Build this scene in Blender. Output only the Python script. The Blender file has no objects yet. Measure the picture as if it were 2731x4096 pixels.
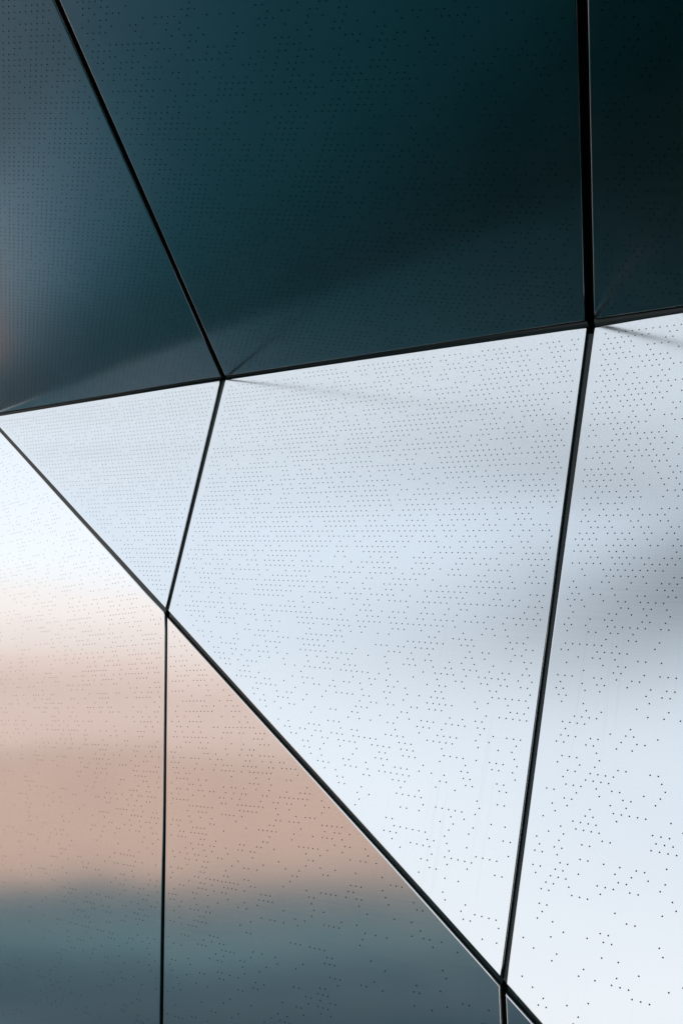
import bpy, bmesh, math, random
from mathutils import Vector, Matrix, noise
from mathutils.geometry import delaunay_2d_cdt

# ---------------------------------------------------------------- scene, camera, light
S = bpy.context.scene
COL = S.collection
DATA = {'planes': {'A': {'o': [0.15679, 2.60851, 3.07629], 'u': [0.8642, -0.30637, -0.39912], 'v': [-0.08106, -0.86765, 0.49052], 'n': [-0.49658, -0.39156, -0.77466]}, 'B': {'o': [0.06154, 3.03538, 1.95815], 'u': [0.79494, -0.55049, -0.255], 'v': [0.38046, 0.12495, 0.91632], 'n': [-0.47256, -0.82544, 0.30877]}, 'C': {'o': [-0.67709, 3.36655, 1.30031], 'u': [0.7386, -0.66012, -0.13679], 'v': [0.18401, 0.0022, 0.98292], 'n': [-0.64855, -0.75115, 0.1231]}}, 'panels': {'P1': {'g': 'A', 'poly': [[-1.4786, 1.3904], [-8.6277, -4.5499], [-2.0972, -1.3632], [-2.0121, -1.3353], [-0.7463, -0.9321], [-0.6666, -0.91], [-0.6939, 1.2809]], 'lat': [[-0.947579, 0.384396], [0.02021, 4.2e-05], [-0.010217, -0.017192]], 'dens': [0.5893, -0.0754, 0.0025]}, 'P2': {'g': 'A', 'poly': [[-0.648, -0.9041], [-0.5619, -0.879], [0.0147, -0.7035], [0.6823, -0.4981], [0.7343, -0.4838], [0.7369, 1.0811], [-0.6755, 1.2783]], 'lat': [[-0.614291, 0.160825], [0.019861, 0.000163], [-0.009682, -0.017308]], 'dens': [0.4759, -0.0774, -0.1474]}, 'P3': {'g': 'A', 'poly': [[0.7591, -0.4744], [2.2172, -0.0403], [1.8095, 0.9313], [0.7597, 1.0779]], 'lat': [[0.851331, -0.182617], [0.019973, 1.7e-05], [-0.009984, -0.01739]], 'dens': [0.3081, 0.1186, -0.1013]}, 'P4': {'g': 'B', 'poly': [[-0.8766, -0.1457], [-0.8781, -0.085], [-0.887, 0.7058], [-0.8888, 0.7719], [-2.3583, 0.7317]], 'lat': [[-1.726971, 0.582075], [0.019884, 8.1e-05], [0.010185, -0.017343]], 'dens': [0.7332, 0.0471, 0.1306]}, 'P5': {'g': 'B', 'poly': [[-0.864, 0.7036], [-0.8616, -0.0845], [-0.8613, -0.1531], [0.213, -0.7942], [0.5933, -1.0231], [0.5941, -0.9919], [0.5946, -0.1987], [0.5941, 0.7864], [0.5326, 0.788], [-0.1685, 0.7806], [-0.8635, 0.7708]], 'lat': [[-0.731381, 0.580436], [0.020019, -5.9e-05], [0.010001, -0.017344]], 'dens': [0.4846, -0.0258, 0.2232]}, 'P6': {'g': 'B', 'poly': [[0.6097, -0.1977], [0.6075, -0.9887], [0.6078, -1.032], [1.304, -1.4618], [2.0011, -1.1831], [2.1364, 0.8275], [0.7696, 0.7912], [0.6149, 0.7843]], 'lat': [[0.663782, 0.669355], [0.019959, -8e-05], [0.00991, -0.017299]], 'dens': [0.7771, -0.4216, 0.21]}, 'P7': {'g': 'C', 'poly': [[-6.4208, -3.8598], [-0.2148, -1.549], [-0.2039, -0.0566], [-0.205, 0.6571], [-0.2078, 0.711], [-0.2132, 0.7212], [-0.2284, 0.7331], [-0.3138, 0.7921], [-1.6113, 1.7366], [-9.0606, 1.7215]], 'lat': [[-1.003987, 1.131693], [0.020093, 3e-06], [0.010027, -0.01734]], 'dens': [0.4202, 0.1609, 0.1461]}, 'P8': {'g': 'C', 'poly': [[-0.1916, 0.6563], [-0.189, 0.0693], [-0.1991, -1.5431], [1.1702, -1.0332], [1.1765, -0.2937], [1.1274, -0.2566], [0.8223, -0.033], [-0.192, 0.7031]], 'lat': [[-0.127196, 0.388031], [0.019937, -9e-06], [0.009991, -0.017313]], 'dens': [0.346, -0.1009, 0.2597]}, 'P9': {'g': 'C', 'poly': [[1.1906, -1.0256], [1.8475, -0.781], [1.2676, -0.3624], [1.1943, -0.3094], [1.1917, -0.3048]], 'lat': [[-0.126736, 0.388455], [0.019911, -4e-06], [0.01002, -0.017322]], 'dens': [0.15, 0.0, -0.0]}}, 'cam': {'R': [[0.97804, 0.208418, 0.0], [0.037518, -0.176059, -0.983664], [-0.205013, 0.962063, -0.180012]], 'z': 1.62, 'lens': 34.38358711891406}}
cam = bpy.data.cameras.new('camera')
co = bpy.data.objects.new('camera', cam); COL.objects.link(co); S.camera = co
cr = DATA['cam']['R']
co.matrix_world = Matrix([[cr[0][0], cr[0][1], cr[0][2], 0], [cr[1][0], cr[1][1], cr[1][2], 0],
                          [cr[2][0], cr[2][1], cr[2][2], DATA['cam']['z']], [0, 0, 0, 1]])
cam.sensor_fit = 'VERTICAL'; cam.sensor_height = 36; cam.sensor_width = 24
cam.lens = DATA['cam']['lens']; cam.clip_start = 0.05; cam.clip_end = 2000
S.render.resolution_x = 682; S.render.resolution_y = 1024
S.render.engine = 'CYCLES'
S.cycles.max_bounces = 10; S.cycles.glossy_bounces = 7; S.cycles.diffuse_bounces = 3
S.view_settings.view_transform = 'Standard'; S.view_settings.look = 'None'
S.view_settings.gamma = 1; S.view_settings.use_curve_mapping = False
S.view_settings.exposure = 0.42

SUN_EL, SUN_AZ = math.radians(38), math.radians(76)      # azimuth from +Y towards +X: the sun stands behind the facade
w = bpy.data.worlds.new('World'); S.world = w; w.use_nodes = True
nt = w.node_tree; N = nt.nodes; L = nt.links
bg = N['Background']; bg.inputs['Strength'].default_value = 0.1
def mth(op, a, b=None, c=None):
    n = N.new('ShaderNodeMath'); n.operation = op
    for i, q in enumerate((a, b, c)):
        if q is None: continue
        if isinstance(q, (int, float)): n.inputs[i].default_value = q
        else: L.new(q, n.inputs[i])
    return n.outputs[0]
sky = N.new('ShaderNodeTexSky'); sky.sky_type = 'NISHITA'; sky.sun_disc = False
sky.sun_elevation = SUN_EL; sky.sun_rotation = SUN_AZ
sky.air_density = 1.0; sky.dust_density = 3.0; sky.ozone_density = 1.2
tc = N.new('ShaderNodeTexCoord')
sep = N.new('ShaderNodeSeparateXYZ'); L.new(tc.outputs['Generated'], sep.inputs[0])
# cloud cover: soft horizontal banks, thickest and brightest towards the horizon
mp = N.new('ShaderNodeMapping'); mp.inputs['Scale'].default_value = (1.0, 1.0, 2.6)
L.new(tc.outputs['Generated'], mp.inputs[0])
cn = N.new('ShaderNodeTexNoise'); cn.inputs['Scale'].default_value = 1.9; cn.inputs['Detail'].default_value = 5
cn.inputs['Roughness'].default_value = 0.55
L.new(mp.outputs[0], cn.inputs['Vector'])
cr1 = N.new('ShaderNodeMapRange'); cr1.inputs['From Min'].default_value = 0.38; cr1.inputs['From Max'].default_value = 0.62
cr1.inputs['To Min'].default_value = 0.84; cr1.inputs['To Max'].default_value = 0.97
L.new(cn.outputs['Fac'], cr1.inputs['Value'])
hz = N.new('ShaderNodeMapRange'); hz.inputs['From Min'].default_value = 0.10; hz.inputs['From Max'].default_value = 0.75
hz.inputs['To Min'].default_value = 1.0; hz.inputs['To Max'].default_value = 0.0
L.new(sep.outputs['Z'], hz.inputs['Value'])
BANK_EL, BANK_W, BANK_AZ, BANK_AW, BANK_AMP = 37.4, 3.5, -144, 23, 0.88
ccol = N.new('ShaderNodeValToRGB')
e = ccol.color_ramp.elements
e[0].position = 0.0; e[0].color = (0.67, 0.79, 0.92, 1)
e[1].position = 1.0; e[1].color = (0.97, 0.98, 0.975, 1)
L.new(hz.outputs[0], ccol.inputs[0])
csc = N.new('ShaderNodeVectorMath'); csc.operation = 'SCALE'; csc.inputs['Scale'].default_value = 8.7
L.new(ccol.outputs[0], csc.inputs[0])
mx = N.new('ShaderNodeMix'); mx.data_type = 'RGBA'
L.new(cr1.outputs[0], mx.inputs['Factor']); L.new(sky.outputs[0], mx.inputs['A']); L.new(csc.outputs[0], mx.inputs['B'])
# a dark bank of cloud high in the south-west and a bright gap low in the west
az = mth('ARCTAN2', sep.outputs['X'], sep.outputs['Y'])            # radians, west is negative
el = mth('ARCSINE', mth('MAXIMUM', mth('MINIMUM', sep.outputs['Z'], 1.0), -1.0))
def gauss(q, c, wd):
    d = mth('DIVIDE', mth('SUBTRACT', q, math.radians(c)), math.radians(wd))
    return mth('EXPONENT', mth('MULTIPLY', mth('MULTIPLY', d, d), -1.0))
lump = mth('MULTIPLY_ADD', cn.outputs['Fac'], 0.12, -0.06)
tilt = mth('MULTIPLY_ADD', az, 0.16, 0.16*math.radians(135))
bank = mth('MULTIPLY', gauss(mth('ADD', mth('ADD', el, lump), tilt), BANK_EL, BANK_W), gauss(az, BANK_AZ, BANK_AW))
glow = mth('MULTIPLY', gauss(el, 19, 11), gauss(az, -74, 22))
gain = mth('ADD', mth('MULTIPLY_ADD', bank, -BANK_AMP, 1.0), mth('MULTIPLY', glow, 0.12))
fin = N.new('ShaderNodeVectorMath'); fin.operation = 'SCALE'
L.new(mx.outputs['Result'], fin.inputs[0]); L.new(gain, fin.inputs['Scale'])
L.new(fin.outputs[0], bg.inputs['Color'])

sl = bpy.data.lights.new('sun', 'SUN'); sl.energy = 3.0; sl.angle = math.radians(0.5); sl.color = (1.0, 0.96, 0.91)
so = bpy.data.objects.new('sun', sl); COL.objects.link(so)
sd = Vector((math.sin(SUN_AZ)*math.cos(SUN_EL), math.cos(SUN_AZ)*math.cos(SUN_EL), math.sin(SUN_EL)))
so.rotation_euler = sd.to_track_quat('Z', 'Y').to_euler(); so.location = (0, 30, 40)

# ---------------------------------------------------------------- helpers
def mat(name, color=(.5, .5, .5), rough=.5, metal=0.0, spec=.5):
    m = bpy.data.materials.new(name); m.use_nodes = True
    b = m.node_tree.nodes['Principled BSDF']
    b.inputs['Base Color'].default_value = (*color, 1); b.inputs['Roughness'].default_value = rough
    b.inputs['Metallic'].default_value = metal; b.inputs['Specular IOR Level'].default_value = spec
    return m, m.node_tree, b
def noisy(m, nt, b, c1, c2, scale, detail=4, r1=None, r2=None, coord='Object', stretch=None):
    t = nt.nodes.new('ShaderNodeTexCoord'); n = nt.nodes.new('ShaderNodeTexNoise')
    n.inputs['Scale'].default_value = scale; n.inputs['Detail'].default_value = detail
    if stretch:
        mm = nt.nodes.new('ShaderNodeMapping'); mm.inputs['Scale'].default_value = stretch
        nt.links.new(t.outputs[coord], mm.inputs[0]); nt.links.new(mm.outputs[0], n.inputs['Vector'])
    else: nt.links.new(t.outputs[coord], n.inputs['Vector'])
    x = nt.nodes.new('ShaderNodeMix'); x.data_type = 'RGBA'
    x.inputs['A'].default_value = (*c1, 1); x.inputs['B'].default_value = (*c2, 1)
    nt.links.new(n.outputs['Fac'], x.inputs['Factor']); nt.links.new(x.outputs['Result'], b.inputs['Base Color'])
    if r1 is not None:
        r = nt.nodes.new('ShaderNodeMapRange'); r.inputs['To Min'].default_value = r1; r.inputs['To Max'].default_value = r2
        nt.links.new(n.outputs['Fac'], r.inputs['Value']); nt.links.new(r.outputs[0], b.inputs['Roughness'])
    return n
def link(o, parent=None):
    COL.objects.link(o)
    if parent: o.parent = parent
    return o
def mesh_obj(name, verts, faces, m, parent=None, smooth=False):
    me = bpy.data.meshes.new(name); me.from_pydata([tuple(v) for v in verts], [], faces); me.update()
    if m: me.materials.append(m)
    if smooth: me.polygons.foreach_set('use_smooth', [True]*len(me.polygons))
    return link(bpy.data.objects.new(name, me), parent)
def empty(name, loc, label, cat, group=None, kind=None):
    o = bpy.data.objects.new(name, None); COL.objects.link(o); o.location = loc
    o['label'] = label; o['category'] = cat
    if group: o['group'] = group
    if kind: o['kind'] = kind
    return o
class MB:
    def __init__(s): s.v = []; s.f = []
    def quad(s, a, b, c, d):
        i = len(s.v); s.v += [a, b, c, d]; s.f.append((i, i+1, i+2, i+3))
    def box(s, O, X, Y, Z, x0, x1, y0, y1, z0, z1):
        i = len(s.v)
        for z in (z0, z1):
            for (x, y) in ((x0, y0), (x1, y0), (x1, y1), (x0, y1)): s.v.append(O+X*x+Y*y+Z*z)
        for f in ((0, 3, 2, 1), (4, 5, 6, 7), (0, 1, 5, 4), (1, 2, 6, 5), (2, 3, 7, 6), (3, 0, 4, 7)):
            s.f.append(tuple(i+k for k in f))
    def build(s, name, m, parent=None): return mesh_obj(name, s.v, s.f, m, parent)

# ---------------------------------------------------------------- materials
def metal_mat(name):
    m, nt, b = mat(name, (.86, .87, .875), .2, 1.0)
    N = nt.nodes; L = nt.links
    t = N.new('ShaderNodeTexCoord')
    # rolled sheet: faint streaks along the rolling direction (UV x) and soft cloudy wear
    mp = N.new('ShaderNodeMapping'); mp.inputs['Scale'].default_value = (1.2, 60, 1)
    L.new(t.outputs['UV'], mp.inputs[0])
    n1 = N.new('ShaderNodeTexNoise'); n1.inputs['Scale'].default_value = 3.0; n1.inputs['Detail'].default_value = 6
    L.new(mp.outputs[0], n1.inputs['Vector'])
    n2 = N.new('ShaderNodeTexNoise'); n2.inputs['Scale'].default_value = 5.0; n2.inputs['Detail'].default_value = 5
    L.new(t.outputs['UV'], n2.inputs['Vector'])
    n3 = N.new('ShaderNodeTexNoise'); n3.inputs['Scale'].default_value = 900.0; n3.inputs['Detail'].default_value = 2
    L.new(t.outputs['UV'], n3.inputs['Vector'])
    a = N.new('ShaderNodeMath'); a.operation = 'MULTIPLY_ADD'; a.inputs[1].default_value = 0.05; a.inputs[2].default_value = 0.092
    L.new(n1.outputs['Fac'], a.inputs[0])
    a2 = N.new('ShaderNodeMath'); a2.operation = 'MULTIPLY_ADD'; a2.inputs[1].default_value = 0.04
    L.new(n2.outputs['Fac'], a2.inputs[0]); L.new(a.outputs[0], a2.inputs[2])
    L.new(a2.outputs[0], b.inputs['Roughness'])
    x = N.new('ShaderNodeMix'); x.data_type = 'RGBA'
    x.inputs['A'].default_value = (.83, .845, .855, 1); x.inputs['B'].default_value = (.90, .905, .91, 1)
    mp4 = N.new('ShaderNodeMapping'); mp4.inputs['Scale'].default_value = (70, .9, 1); L.new(t.outputs['UV'], mp4.inputs[0])
    n4 = N.new('ShaderNodeTexNoise'); n4.inputs['Scale'].default_value = 1.0; n4.inputs['Detail'].default_value = 3; L.new(mp4.outputs[0], n4.inputs['Vector'])
    n5 = N.new('ShaderNodeTexNoise'); n5.inputs['Scale'].default_value = 2.3; n5.inputs['Detail'].default_value = 2; L.new(t.outputs['UV'], n5.inputs['Vector'])
    st = N.new('ShaderNodeMapRange'); st.inputs['From Min'].default_value = .60; st.inputs['From Max'].default_value = .72; L.new(n4.outputs['Fac'], st.inputs['Value'])
    sm = N.new('ShaderNodeMapRange'); sm.inputs['From Min'].default_value = .52; sm.inputs['From Max'].default_value = .66; sm.inputs['To Max'].default_value = .07; L.new(n5.outputs['Fac'], sm.inputs['Value'])
    sx = N.new('ShaderNodeMath'); sx.operation = 'MULTIPLY'; L.new(st.outputs[0], sx.inputs[0]); L.new(sm.outputs[0], sx.inputs[1])
    ad = N.new('ShaderNodeMath'); ad.operation = 'MULTIPLY_ADD'; ad.inputs[1].default_value = 0.6
    L.new(n3.outputs['Fac'], ad.inputs[0])
    sc = N.new('ShaderNodeMath'); sc.operation = 'MULTIPLY'; sc.inputs[1].default_value = 0.4
    L.new(n2.outputs['Fac'], sc.inputs[0]); L.new(sc.outputs[0], ad.inputs[2])
    L.new(ad.outputs[0], x.inputs['Factor'])
    y2 = N.new('ShaderNodeMix'); y2.data_type = 'RGBA'; y2.inputs['B'].default_value = (.25, .25, .24, 1)
    L.new(sx.outputs[0], y2.inputs['Factor']); L.new(x.outputs['Result'], y2.inputs['A']); L.new(y2.outputs['Result'], b.inputs['Base Color'])
    return m
M_METAL = metal_mat('perforated_aluminium')
M_BACK, _, _ = mat('dark_backing', (.012, .018, .018), .8, 0, .2)
M_FLANGE, _, _ = mat('edge_return', (.02, .025, .025), .6, 0, .3)
M_GASK, _nt, _b = mat('rubber_gasket', (.01, .014, .014), .4, 0, .5)
noisy(M_GASK, _nt, _b, (.006, .018, .019), (.018, .040, .042), 40, 4, .28, .5)
M_SHADOW, _nt, _b = mat('deep_joint', (.003, .004, .004), .8, 0, .1)

# ---------------------------------------------------------------- the folded facade
PL = {}
for g, p in DATA['planes'].items():
    PL[g] = {k: Vector(p[k]) for k in ('o', 'u', 'v', 'n')}
def W(g, a, b, h=0.0):
    P = PL[g]; return P['o']+P['u']*a+P['v']*b+P['n']*h

facade = empty('metal_facade', (0, 3.2, 0), 'faceted facade of brushed perforated aluminium panels with dark joints, dark overhang above bright inclined panels', 'facade')
inv = Matrix.Translation(-facade.location)
EDGE_R = 0.0042

def in_poly(x, y, poly):
    c = False; n = len(poly); j = n-1
    for i in range(n):
        xi, yi = poly[i]; xj, yj = poly[j]
        if (yi > y) != (yj > y) and x < (xj-xi)*(y-yi)/(yj-yi)+xi: c = not c
        j = i
    return c
def edge_dist(x, y, poly):
    d = 1e9; n = len(poly)
    for i in range(n):
        ax, ay = poly[i]; bx, by = poly[(i+1) % n]
        dx, dy = bx-ax, by-ay; t = max(0, min(1, ((x-ax)*dx+(y-ay)*dy)/(dx*dx+dy*dy+1e-18)))
        d = min(d, math.hypot(x-ax-dx*t, y-ay-dy*t))
    return d
def offset_poly(poly, r):                      # positive r moves inwards (counter-clockwise outline)
    out = []; n = len(poly)
    for i in range(n):
        p0, p1, p2 = Vector(poly[i-1]), Vector(poly[i]), Vector(poly[(i+1) % n])
        d1 = (p1-p0).normalized(); d2 = (p2-p1).normalized()
        n1 = Vector((-d1.y, d1.x)); n2 = Vector((-d2.y, d2.x))
        b = (n1+n2); b.normalize(); k = 1/max(.35, b.dot(n1))
        out.append(((p1+b*r*k).x, (p1+b*r*k).y, b, k))
    return out
def hsh(a, b, s): return random.Random(a*73856093 ^ b*19349663 ^ s*83492791).random()

# slight dishing of the sheets where they are pressed and fixed: real curvature, (panel: list of
# (centre u, centre v, direction, length along, width across, tilt amplitude across))
WARP = {}
def warp(k, x, y):
    """gradient of the surface height in plane coordinates and the height itself"""
    gx = gy = h = 0.0
    for (cx, cy, ang, la, wa, amp) in WARP.get(k, []):
        c, s = math.cos(ang), math.sin(ang)
        a = (x-cx)*c+(y-cy)*s; b = -(x-cx)*s+(y-cy)*c
        ea = math.exp(-(a/la)**2); H = amp*wa*.886*math.erf(b/wa)*ea
        h += H; ga = H*(-2*a/la**2); gb = amp*math.exp(-(b/wa)**2)*ea
        gx += ga*c-gb*s; gy += ga*s+gb*c
    gx += {'P8': .004, 'P2': -.004, 'P6': .005}.get(k, 0.0); gy += {'P8': -.007, 'P4': .006, 'P6': -.008}.get(k, 0.0)   # each sheet hangs a hair off true
    sd_ = int(k[1:])*5.3
    def f(p, q): return .0009*noise.noise(Vector((p*1.9, q*2.6, sd_)))+.00006*noise.noise(Vector((p*5.5, q*7.0, sd_+9)))
    f0 = f(x, y); d = .01
    h += f0; gx += (f(x+d, y)-f0)/d; gy += (f(x, y+d)-f0)/d
    return h, gx, gy

def build_panel(k, P, label):
    g = P['g']; poly = [tuple(p) for p in P['poly']]
    un, vn, nn = PL[g]['u'], PL[g]['v'], PL[g]['n']
    seed = int(k[1:])
    inner = offset_poly(poly, EDGE_R)
    ip = [(a, b) for a, b, _, _ in inner]
    # subdivide the outline so that the curvature reads along it
    o2, i2, bis = [], [], []
    n = len(poly)
    for i in range(n):
        a, b = Vector(poly[i]), Vector(poly[(i+1) % n]); c, d = Vector(ip[i]), Vector(ip[(i+1) % n])
        m = max(1, int((b-a).length/0.06))
        for t in range(m):
            o2.append(a.lerp(b, t/m)); i2.append(c.lerp(d, t/m))
    Lo, Lu, Lv = [Vector(q) for q in P['lat']]
    det = Lu.x*Lv.y-Lu.y*Lv.x
    xs = [p[0] for p in ip]; ys = [p[1] for p in ip]
    corners = []
    for X in (min(xs), max(xs)):
        for Y in (min(ys), max(ys)):
            q = Vector((X, Y))-Lo; corners.append(((q.x*Lv.y-q.y*Lv.x)/det, (Lu.x*q.y-Lu.y*q.x)/det))
    i0, i1 = int(min(c[0] for c in corners))-1, int(max(c[0] for c in corners))+1
    j0, j1 = int(min(c[1] for c in corners))-1, int(max(c[1] for c in corners))+1
    cinv = co.matrix_world.inverted(); fx = cam.lens/36
    holes, pts = [], []
    d0, du, dv = P['dens']
    for j in range(j0, j1+1):
        for i in range(i0, i1+1):
            q = Lo+Lu*i+Lv*j
            x, y = q.x, q.y
            if x < min(xs) or x > max(xs) or y < min(ys) or y > max(ys): continue
            if not in_poly(x, y, ip): continue
            c = cinv @ W(g, x, y)
            if c.z > -.3: near = False
            else:
                px = c.x/-c.z*fx; py = c.y/-c.z*fx
                near = abs(px) < .333+.09 and abs(py) < .5+.09
            if not near or seed >= 20:
                if (i % 5 == 0 and j % 5 == 0) and edge_dist(x, y, ip) > .03: pts.append((x, y))
                continue
            ed = edge_dist(x, y, ip)
            if ed < .017:
                continue
            lim = d0+du*x+dv*y
            run = .5+.75*noise.noise(Vector((i*.37+seed*7.1, j*3.71, seed*3.3)))+.2*noise.noise(Vector((i*3.3+seed*5.1, j*.21, seed*9.3)))
            blot = noise.noise(Vector((i*.07, j*.07, seed*13.7)))*.12
            thr = (.56 if seed in (5, 6, 8) else .52)+(max(.1, min(.93, lim+blot))-.5)*.82
            if ed > .019 and .55*hsh(i, j, seed)+.45*run < thr: holes.append((x, y))
            elif ed > .012 and (i+j) % 2 == 0: pts.append((x, y))
    HR = 0.0021; NS = 8
    verts = [Vector(v) for v in i2]; faces = [list(range(len(i2)))]
    for (x, y) in holes:
        s = len(verts)
        for q in range(NS):
            a = 2*math.pi*q/NS; verts.append(Vector((x+HR*math.cos(a), y+HR*math.sin(a))))
        faces.append([s+q for q in range(NS)])
    verts += [Vector(p) for p in pts]
    cv, ce, cf, ov, oe, of = delaunay_2d_cdt(verts, [], faces, 2, 1e-7)
    V, NRM, F, UV = [], [], [], []
    for v in cv:
        h, gx, gy = warp(k, v.x, v.y)
        V.append(W(g, v.x, v.y, h)); nr = (nn-un*gx-vn*gy).normalized(); NRM.append(nr); UV.append((v.x, v.y))
    for f in cf: F.append(tuple(f))
    # orientation check
    a, b, c = (V[q] for q in F[0][:3])
    if (b-a).cross(c-a).dot(nn) < 0: F = [tuple(reversed(f)) for f in F]
    # rolled edge and return flange
    segs = 4; ring = []
    m = len(o2)
    for q in range(m):
        out = (o2[q]-i2[q])
        if out.length < 1e-9: out = Vector((1, 0))
        od = out.copy(); ol = out.length; od.normalize()
        h, gx, gy = warp(k, i2[q].x, i2[q].y)
        row = []
        for s in range(segs+1):
            t = s/segs*math.pi/2
            p = i2[q]+od*ol*math.sin(t); dz = EDGE_R*(math.cos(t)-1)
            V.append(W(g, p.x, p.y, h+dz)); nr = nn*math.cos(t)+(un*od.x+vn*od.y)*math.sin(t)
            if s == 0: nr = nn-un*gx-vn*gy
            NRM.append(nr.normalized()); UV.append((p.x, p.y)); row.append(len(V)-1)
        V.append(W(g, o2[q].x, o2[q].y, h-.030)); NRM.append((un*od.x+vn*od.y).normalized()); UV.append((o2[q].x, o2[q].y)); row.append(len(V)-1)
        ring.append(row)
    nfl0 = len(F)
    for q in range(m):
        r1, r2 = ring[q], ring[(q+1) % m]
        for s in range(segs+1): F.append((r1[s+1], r2[s+1], r2[s], r1[s]))
    # thickness of the sheet seen in every hole
    for (x, y) in holes:
        s = len(V); h = warp(k, x, y)[0]
        for q in range(NS):
            a = 2*math.pi*q/NS; ca, sa = math.cos(a), math.sin(a)
            nr = -(un*ca+vn*sa)
            V.append(W(g, x+HR*ca, y+HR*sa, h)); NRM.append((nr+nn*.35).normalized()); UV.append((x, y))
            V.append(W(g, x+HR*ca, y+HR*sa, h-.0016)); NRM.append(nr); UV.append((x, y))
        for q in range(NS):
            b = s+2*q; c = s+2*((q+1) % NS)
            F.append((b, b+1, c+1, c))
    off = facade.location
    me = bpy.data.meshes.new('panel')
    me.from_pydata([tuple(v-off) for v in V], [], F); me.update()
    uvl = me.uv_layers.new(name='UVMap')
    idx = [0]*len(me.loops); me.loops.foreach_get('vertex_index', idx)
    fl = []
    for q in idx: fl += [UV[q][0]+seed*3.7, UV[q][1]]
    uvl.data.foreach_set('uv', fl)
    me.polygons.foreach_set('use_smooth', [True]*len(me.polygons))
    me.normals_split_custom_set_from_vertices([tuple(v) for v in NRM])
    me.materials.append(M_METAL); me.materials.append(M_FLANGE)
    mi = [0]*len(me.polygons)
    for q in range(nfl0, nfl0+m*(segs+1)):
        if (q-nfl0) % (segs+1) == segs: mi[q] = 1
    me.polygons.foreach_set('material_index', mi)
    o = link(bpy.data.objects.new('panel', me), facade); o['label'] = label
    return len(holes)

LABELS = {
 'P1': 'grey panel of the overhang with the densest rows of holes, at the far left',
 'P2': 'large dark teal panel in the middle of the overhang',
 'P3': 'almost black panel at the right end of the overhang',
 'P4': 'pale blue triangular panel between the overhang and the lower left panel',
 'P5': 'large bright four-cornered panel in the middle of the facade',
 'P6': 'bright tall panel at the right edge with wide-spaced holes',
 'P7': 'panel at the lower left running from white through pink to dark grey',
 'P8': 'triangular panel at the bottom, pink at its top and slate grey below',
 'P9': 'small grey sliver of a panel at the bottom right of the joint crossing',
}
import time
t0 = time.time()
for k, P in DATA['panels'].items():
    n = build_panel(k, P, LABELS[k]); print(k, 'holes', n, round(time.time()-t0, 1))

# the overhang carries on above and behind the camera
EXTRA = [[(-1.5, 1.418), (-.695, 1.306), (-.72, 6.5), (-9.5, 6.5), (-9.5, -4.9), (-8.66, -4.53)],
         [(-.675, 1.303), (.737, 1.106), (.74, 6.5), (-.695, 6.5)],
         [(.76, 1.103), (1.83, .955), (2.245, -.03), (4.5, .65), (4.5, 6.5), (.765, 6.5)]]
for q, pl in enumerate(EXTRA):
    d = dict(DATA['panels']['P%d' % (q+1)]); d['poly'] = pl
    build_panel('X%d' % (20+q), d, 'outer panel of the overhang beyond the top of the picture')
# recessed joint profiles between the panels and the dark sheets behind them
def joint(name, g1, line1, g2, line2, depth, m, bulge):
    """rounded gasket between two panel edges, each given by two points in its own plane"""
    a0, a1 = (W(g1, *p) for p in line1); b0, b1 = (W(g2, *p) for p in line2)
    na, nb = PL[g1]['n'], PL[g2]['n']; nm = (na+nb).normalized()
    V, F = [], []; seg = 10; rows = 24
    for r in range(rows+1):
        t = r/rows; A = a0.lerp(a1, t); B = b0.lerp(b1, t)
        d = (B-A); L_ = d.length; d = d.normalized()
        for s in range(seg+1):
            q = -0.35+1.7*s/seg; e = (q-.5)/.85
            h = -depth+bulge*math.sqrt(max(0, 1-e*e))
            V.append(A+d*(L_*q)+nm*h-facade.location)
    for r in range(rows):
        for s in range(seg):
            i = r*(seg+1)+s; F.append((i, i+1, i+seg+2, i+seg+1))
    o = mesh_obj(name, V, F, m, facade, True)
    return o
PP = {k: P['poly'] for k, P in DATA['panels'].items()}
JO = [('A', [[-0.6937, 1.2724], [-0.6656, -0.9133]], 'A', [[-0.6754, 1.2699], [-0.648, -0.9041]], 0.022, 0.002), ('A', [[0.7368, 1.0742], [0.7342, -0.4858]], 'A', [[0.7597, 1.071], [0.7588, -0.4764]], 0.022, 0.002), ('A', [[-2.0972, -1.3632], [-0.6669, -0.9108]], 'B', [[-2.3589, 0.7315], [-0.8889, 0.7725]], 0.012, 0.006), ('A', [[-0.6503, -0.9044], [0.7358, -0.4837]], 'B', [[-0.8662, 0.7711], [0.5959, 0.787]], 0.014, 0.006), ('A', [[0.7573, -0.4756], [1.9868, -0.1106]], 'B', [[0.6134, 0.7845], [1.8954, 0.8132]], 0.016, 0.006), ('B', [[-0.8876, 0.7723], [-0.8763, -0.1466]], 'B', [[-0.8635, 0.7708], [-0.8612, -0.1534]], 0.014, 0.007), ('B', [[0.5939, 0.7688], [0.5946, -0.1987]], 'B', [[0.6148, 0.7658], [0.6097, -0.1977]], 0.016, 0.008), ('B', [[0.5946, -0.1987], [0.5933, -1.0231]], 'B', [[0.6097, -0.1977], [0.6078, -1.032]], 0.016, 0.008), ('B', [[-2.3589, 0.7315], [-0.8766, -0.1457]], 'C', [[-1.6113, 1.7366], [-0.2101, 0.7147]], 0.01, 0.006), ('B', [[-0.8612, -0.1534], [0.5935, -1.023]], 'C', [[-0.192, 0.7028], [1.1762, -0.2938]], 0.016, 0.007), ('B', [[0.6078, -1.032], [1.304, -1.4618]], 'C', [[1.1917, -0.3048], [1.8475, -0.781]], 0.016, 0.007), ('C', [[-0.207, 0.7109], [-0.2148, -1.549]], 'C', [[-0.192, 0.7028], [-0.1991, -1.5431]], 0.026, 0.003), ('C', [[1.1765, -0.2937], [1.1702, -1.0332]], 'C', [[1.1917, -0.3048], [1.1906, -1.0256]], 0.026, 0.003)]
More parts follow.
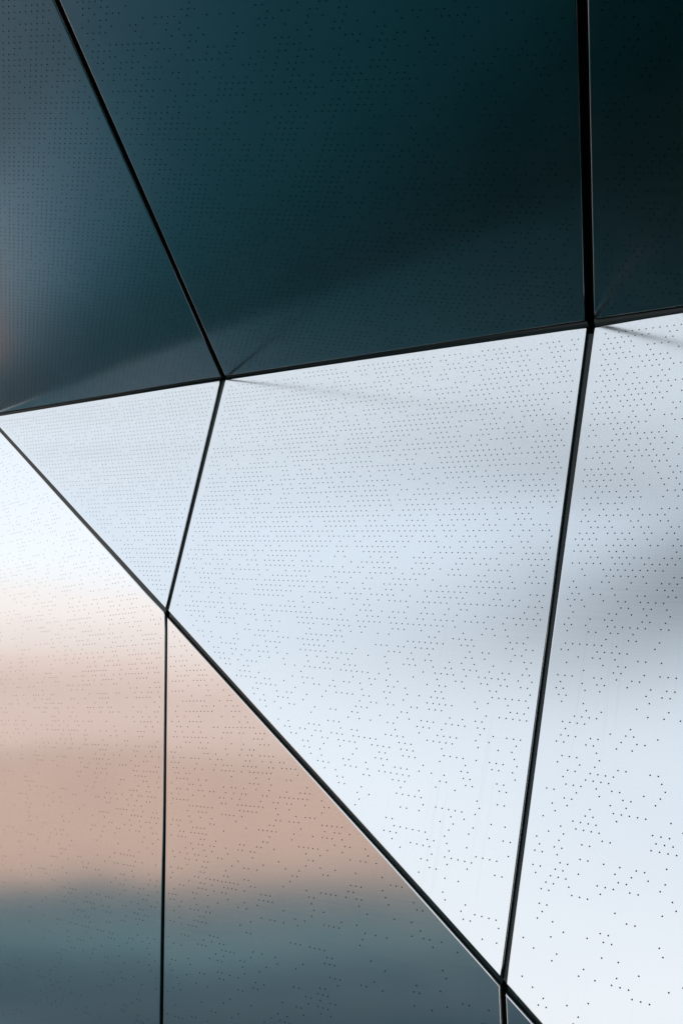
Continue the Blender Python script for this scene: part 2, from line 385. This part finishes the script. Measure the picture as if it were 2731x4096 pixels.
for (g1, l1, g2, l2, dep, bul) in JO: joint('joint_gasket', g1, l1, g2, l2, dep, M_SHADOW if dep > .02 else M_GASK, bul)

for g, poly in {'A': [[-1.4095, 1.3716], [1.7813, 0.9295], [2.2002, -0.0989], [0.7483, -0.568], [-0.6993, -1.022], [-2.1811, -1.5098], [-8.3437, -4.6275]], 'B': [[-2.5161, 0.8366], [-0.903, 0.8532], [0.5957, 0.8534], [2.1013, 0.8714], [1.9739, -1.1602], [1.2636, -1.4369], [0.592, -1.0694], [-0.882, -0.2153]], 'C': [[-8.0898, 1.771], [-1.6061, 1.8156], [-0.1547, 0.7609], [1.2095, -0.2513], [1.8104, -0.752], [-5.8642, -3.5041]]}.items():
    V = [W(g, a, b, -.045)-facade.location for a, b in poly]
    V += [W(g, a, b, -.075)-facade.location for a, b in poly]
    n = len(poly); F = [tuple(range(n)), tuple(reversed(range(n, 2*n)))]+[(i, n+i, n+(i+1) % n, (i+1) % n) for i in range(n)]
    mesh_obj('backing_sheet', V, F, M_BACK, facade)

# body of the building behind the cladding
Zv = Vector((0, 0, 1))
Mwall, _nt, _b = mat('render_wall', (.3, .31, .32), .8); noisy(Mwall, _nt, _b, (.24, .25, .26), (.36, .37, .38), 3)
nb = PL['B']['n']; back = Vector((-nb.x, -nb.y, 0)).normalized(); side = back.cross(Zv)
mb = MB(); O = Vector((0.3, 4.1, 0)); mb.box(O-facade.location, side, back, Zv, -16, 12, .9, 12, 0, 9)
mb.build('wall', Mwall, facade)
mb = MB(); mb.box(O-facade.location, side, back, Zv, -16.2, 12.2, .7, 12.2, 9.002, 9.4)
mb.build('roof', Mwall, facade)

# ---------------------------------------------------------------- ground
def grid_plane(name, size, z, m):
    o = mesh_obj(name, [(-size, -size, z), (size, -size, z), (size, size, z), (-size, size, z)], [(0, 1, 2, 3)], m)
    o['kind'] = 'structure'; return o
# shade under the overhang painted into the paving colour, paler further out
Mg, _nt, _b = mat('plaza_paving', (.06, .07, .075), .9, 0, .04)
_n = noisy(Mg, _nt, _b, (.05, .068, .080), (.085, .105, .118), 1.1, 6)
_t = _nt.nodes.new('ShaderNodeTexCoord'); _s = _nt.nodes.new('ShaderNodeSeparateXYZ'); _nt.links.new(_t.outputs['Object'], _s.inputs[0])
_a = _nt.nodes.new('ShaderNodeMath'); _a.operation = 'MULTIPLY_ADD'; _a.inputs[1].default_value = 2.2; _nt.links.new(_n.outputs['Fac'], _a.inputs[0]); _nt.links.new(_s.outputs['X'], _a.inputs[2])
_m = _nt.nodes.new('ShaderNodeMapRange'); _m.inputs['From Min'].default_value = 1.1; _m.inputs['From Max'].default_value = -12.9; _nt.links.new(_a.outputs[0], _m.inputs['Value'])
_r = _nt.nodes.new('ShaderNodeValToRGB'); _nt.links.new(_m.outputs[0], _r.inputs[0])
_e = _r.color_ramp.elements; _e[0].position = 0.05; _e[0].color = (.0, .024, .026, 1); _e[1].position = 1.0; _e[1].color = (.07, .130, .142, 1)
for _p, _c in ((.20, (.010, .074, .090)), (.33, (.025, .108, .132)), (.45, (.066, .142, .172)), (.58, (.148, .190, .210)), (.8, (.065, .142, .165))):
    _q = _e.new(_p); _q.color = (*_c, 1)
# shade along the foot of the wall, painted in as darker paving (distance from the foot line)
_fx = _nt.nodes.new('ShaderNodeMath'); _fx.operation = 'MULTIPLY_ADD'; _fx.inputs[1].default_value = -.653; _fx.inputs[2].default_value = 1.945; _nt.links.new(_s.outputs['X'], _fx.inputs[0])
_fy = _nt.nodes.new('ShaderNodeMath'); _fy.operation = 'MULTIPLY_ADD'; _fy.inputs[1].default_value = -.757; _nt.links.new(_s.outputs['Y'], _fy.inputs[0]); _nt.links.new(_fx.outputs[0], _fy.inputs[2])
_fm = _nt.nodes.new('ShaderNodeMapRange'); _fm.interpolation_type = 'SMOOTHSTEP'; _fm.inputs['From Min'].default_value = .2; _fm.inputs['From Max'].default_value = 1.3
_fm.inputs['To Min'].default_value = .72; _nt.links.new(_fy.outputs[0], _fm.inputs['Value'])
# paler band parallel to the wall, put in to brighten the overhang's reflection
_tx = _nt.nodes.new('ShaderNodeMath'); _tx.operation = 'MULTIPLY'; _tx.inputs[1].default_value = -.757; _nt.links.new(_s.outputs['X'], _tx.inputs[0])
_ty = _nt.nodes.new('ShaderNodeMath'); _ty.operation = 'MULTIPLY_ADD'; _ty.inputs[1].default_value = .653; _nt.links.new(_s.outputs['Y'], _ty.inputs[0]); _nt.links.new(_tx.outputs[0], _ty.inputs[2])
_tm = _nt.nodes.new('ShaderNodeMapRange'); _tm.inputs['From Min'].default_value = 6.5; _tm.inputs['From Max'].default_value = 10.5; _tm.inputs['To Max'].default_value = 1.2; _nt.links.new(_ty.outputs[0], _tm.inputs['Value'])
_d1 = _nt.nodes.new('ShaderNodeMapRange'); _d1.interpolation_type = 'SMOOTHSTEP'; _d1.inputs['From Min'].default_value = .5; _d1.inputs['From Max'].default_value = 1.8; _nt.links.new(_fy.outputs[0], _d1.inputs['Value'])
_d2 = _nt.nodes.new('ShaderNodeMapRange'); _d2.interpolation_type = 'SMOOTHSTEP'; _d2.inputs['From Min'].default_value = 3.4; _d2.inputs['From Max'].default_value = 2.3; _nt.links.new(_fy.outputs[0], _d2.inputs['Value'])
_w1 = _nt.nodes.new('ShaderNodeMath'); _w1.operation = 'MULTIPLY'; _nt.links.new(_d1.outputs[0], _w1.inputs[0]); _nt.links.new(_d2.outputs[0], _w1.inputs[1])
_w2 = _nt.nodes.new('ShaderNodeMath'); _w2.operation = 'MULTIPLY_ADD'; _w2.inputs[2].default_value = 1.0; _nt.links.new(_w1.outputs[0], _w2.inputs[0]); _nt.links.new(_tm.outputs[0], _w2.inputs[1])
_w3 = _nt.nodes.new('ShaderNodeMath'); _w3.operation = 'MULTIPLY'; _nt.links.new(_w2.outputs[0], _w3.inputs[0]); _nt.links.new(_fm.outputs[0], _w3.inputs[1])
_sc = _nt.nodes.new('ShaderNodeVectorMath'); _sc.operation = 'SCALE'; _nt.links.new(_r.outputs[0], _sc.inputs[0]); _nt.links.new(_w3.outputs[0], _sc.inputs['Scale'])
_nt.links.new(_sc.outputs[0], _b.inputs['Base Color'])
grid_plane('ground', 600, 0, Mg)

# ---------------------------------------------------------------- brick building across the square (seen only as the pink band in the metal)
def brick_mat():
    m, nt, b = mat('brick', (.4, .26, .2), .85)
    N = nt.nodes; L = nt.links
    t = N.new('ShaderNodeTexCoord'); br = N.new('ShaderNodeTexBrick')
    br.inputs['Color1'].default_value = (.48, .30, .235, 1); br.inputs['Color2'].default_value = (.42, .255, .20, 1)
    br.inputs['Mortar'].default_value = (.5, .44, .38, 1); br.inputs['Scale'].default_value = 1.0
    br.inputs['Brick Width'].default_value = .25; br.inputs['Row Height'].default_value = .08; br.inputs['Mortar Size'].default_value = .008
    mp = N.new('ShaderNodeMapping'); mp.inputs['Rotation'].default_value = (math.radians(90), 0, 0)
    L.new(t.outputs['Object'], mp.inputs[0]); L.new(mp.outputs[0], br.inputs['Vector'])
    L.new(br.outputs['Color'], b.inputs['Base Color']); return m
Mbr = brick_mat()
Mst, _nt, _b = mat('pale_stone', (.62, .58, .53), .8); noisy(Mst, _nt, _b, (.56, .52, .47), (.68, .64, .6), 2)
Mgl, _, _ = mat('window_glass', (.05, .06, .07), .08, 0, .8)
Mfr, _, _ = mat('window_frame', (.75, .74, .7), .5)
# unseen brick-coloured strip further along the wall, added for a warm reflection
_T = Vector((-.757, .653, 0)); _D = Vector((-.653, -.757, 0)); _F = Vector((1.271, 1.472, 0))
Mbp, _nt, _b = mat('warm_strip_brick', (.5, .3, .22), .85); noisy(Mbp, _nt, _b, (.40, .25, .19), (.52, .35, .28), 4)
mb = MB(); mb.box(_F, _T, _D, Vector((0, 0, 1)), 11.15, 24, .9, 2.5, .0, .02)
o = mb.build('added_warm_strip', Mbp); o['kind'] = 'structure'
def opposite(center, facing, length, height, storeys, label, name='brick_building', Mwl=None, trim=None, pane=None):
    root = bpy.data.objects.new(name, None); COL.objects.link(root)
    root.location = center; root.rotation_euler = (0, 0, math.atan2(facing.y, facing.x)+math.pi/2)
    root['label'] = label; root['category'] = 'building'
    X, Y, Z = Vector((1, 0, 0)), Vector((0, 1, 0)), Vector((0, 0, 1)); O = Vector((0, 0, 0))
    h1 = height*.84
    mb = MB(); mb.box(O, X, Y, Z, -length/2, length/2, .3, 14, 0, h1); mb.build('wall', Mwl or Mbr, root)
    mb = MB(); mb.box(O, X, Y, Z, -length/2-.1, length/2+.1, .15, 14.1, h1+.002, h1+.35); mb.build('cornice', trim or Mst, root)
    mb = MB(); mb.box(O, X, Y, Z, -length/2+1, length/2-1, 2.2, 13, h1+.352, height); mb.build('upper_storey', trim or Mst, root)
    fh = h1/storeys; nw = int(length/6)
    wf = wp = None
    for s in range(storeys):
        for q in range(nw):
            x = -length/2+3+q*6; z = s*fh+fh*.32
            if wf is None:
                f = MB()
                for (a, b2, c, d) in ((-.75, -.65, 0, 1.7), (.65, .75, 0, 1.7), (-.65, .65, 0, .1), (-.65, .65, 1.6, 1.7), (-.03, .03, .1, 1.6)):
                    f.box(O, X, Y, Z, a, b2, .22, .36, c, d)
                wf = f.build('window', trim or Mfr, root); wf.location = (x, 0, z)
                p = MB(); p.box(O, X, Y, Z, -.65, .65, .27, .31, .1, 1.6); wp = p.build('pane', pane or Mgl, wf)
            else:
                a = wf.copy(); COL.objects.link(a); a.parent = root; a.location = (x, 0, z)
                c = wp.copy(); COL.objects.link(c); c.parent = a
    return root

dv = Vector((-0.9822, 0.1881, 0)); px = Vector((-dv.y, dv.x, 0))
Mp, _nt, _b = mat('pink_render', (.52, .42, .38), .85); noisy(Mp, _nt, _b, (.47, .365, .325), (.52, .41, .37), 1.5)
Mc, _nt, _b = mat('cream_render', (.66, .62, .6), .85); noisy(Mc, _nt, _b, (.60, .56, .54), (.67, .625, .605), 1.5)
Md, _nt, _b = mat('dark_cladding', (.03, .035, .04), .5, 0, .5); noisy(Md, _nt, _b, (.02, .025, .03), (.05, .055, .06), 2)
Mb1, _nt, _b = mat('terracotta_blind', (.40, .27, .22), .7)
Mb2, _nt, _b = mat('pale_blind', (.54, .45, .42), .7)
opposite(dv*42, -dv, 110, 8.2, 2, 'long low brick building across the square, reflected as the deep pink band', 'brick_building', None, Mp, Mb1)
opposite(dv*60+px*4, -dv, 120, 15.6, 4, 'pale pink rendered building behind the brick one, reflected above it', 'rendered_building', Mp, Mp, Mb2)
opposite(dv*82-px*6, -dv, 150, 27.0, 7, 'tall cream rendered building, furthest of the three across the square', 'rendered_building', Mc, Mc, Mb2)
bd = Vector((.17, -.985, 0)).normalized()
opposite(bd*24, -bd, 40, 19, 5, 'dark clad office block standing behind the photographer', 'office_block', Md)
Mw, _nt, _b = mat('dark_concrete', (.08, .085, .09), .85); noisy(Mw, _nt, _b, (.045, .09, .11), (.07, .12, .14), 1.2)
gw = bpy.data.objects.new('garden_wall', None); COL.objects.link(gw); gw.location = dv*36
gw['label'] = 'low dark concrete wall running in front of the brick building'; gw['category'] = 'wall'
mb = MB(); mb.box(Vector((0, 0, 0)), px, dv, Zv, -50, 50, 0, .35, 0, 1.45); mb.build('wall', Mw, gw)
mb = MB(); mb.box(Vector((0, 0, 0)), px, dv, Zv, -50.05, 50.05, -.05, .4, 1.452, 1.55); mb.build('coping', Mw, gw)
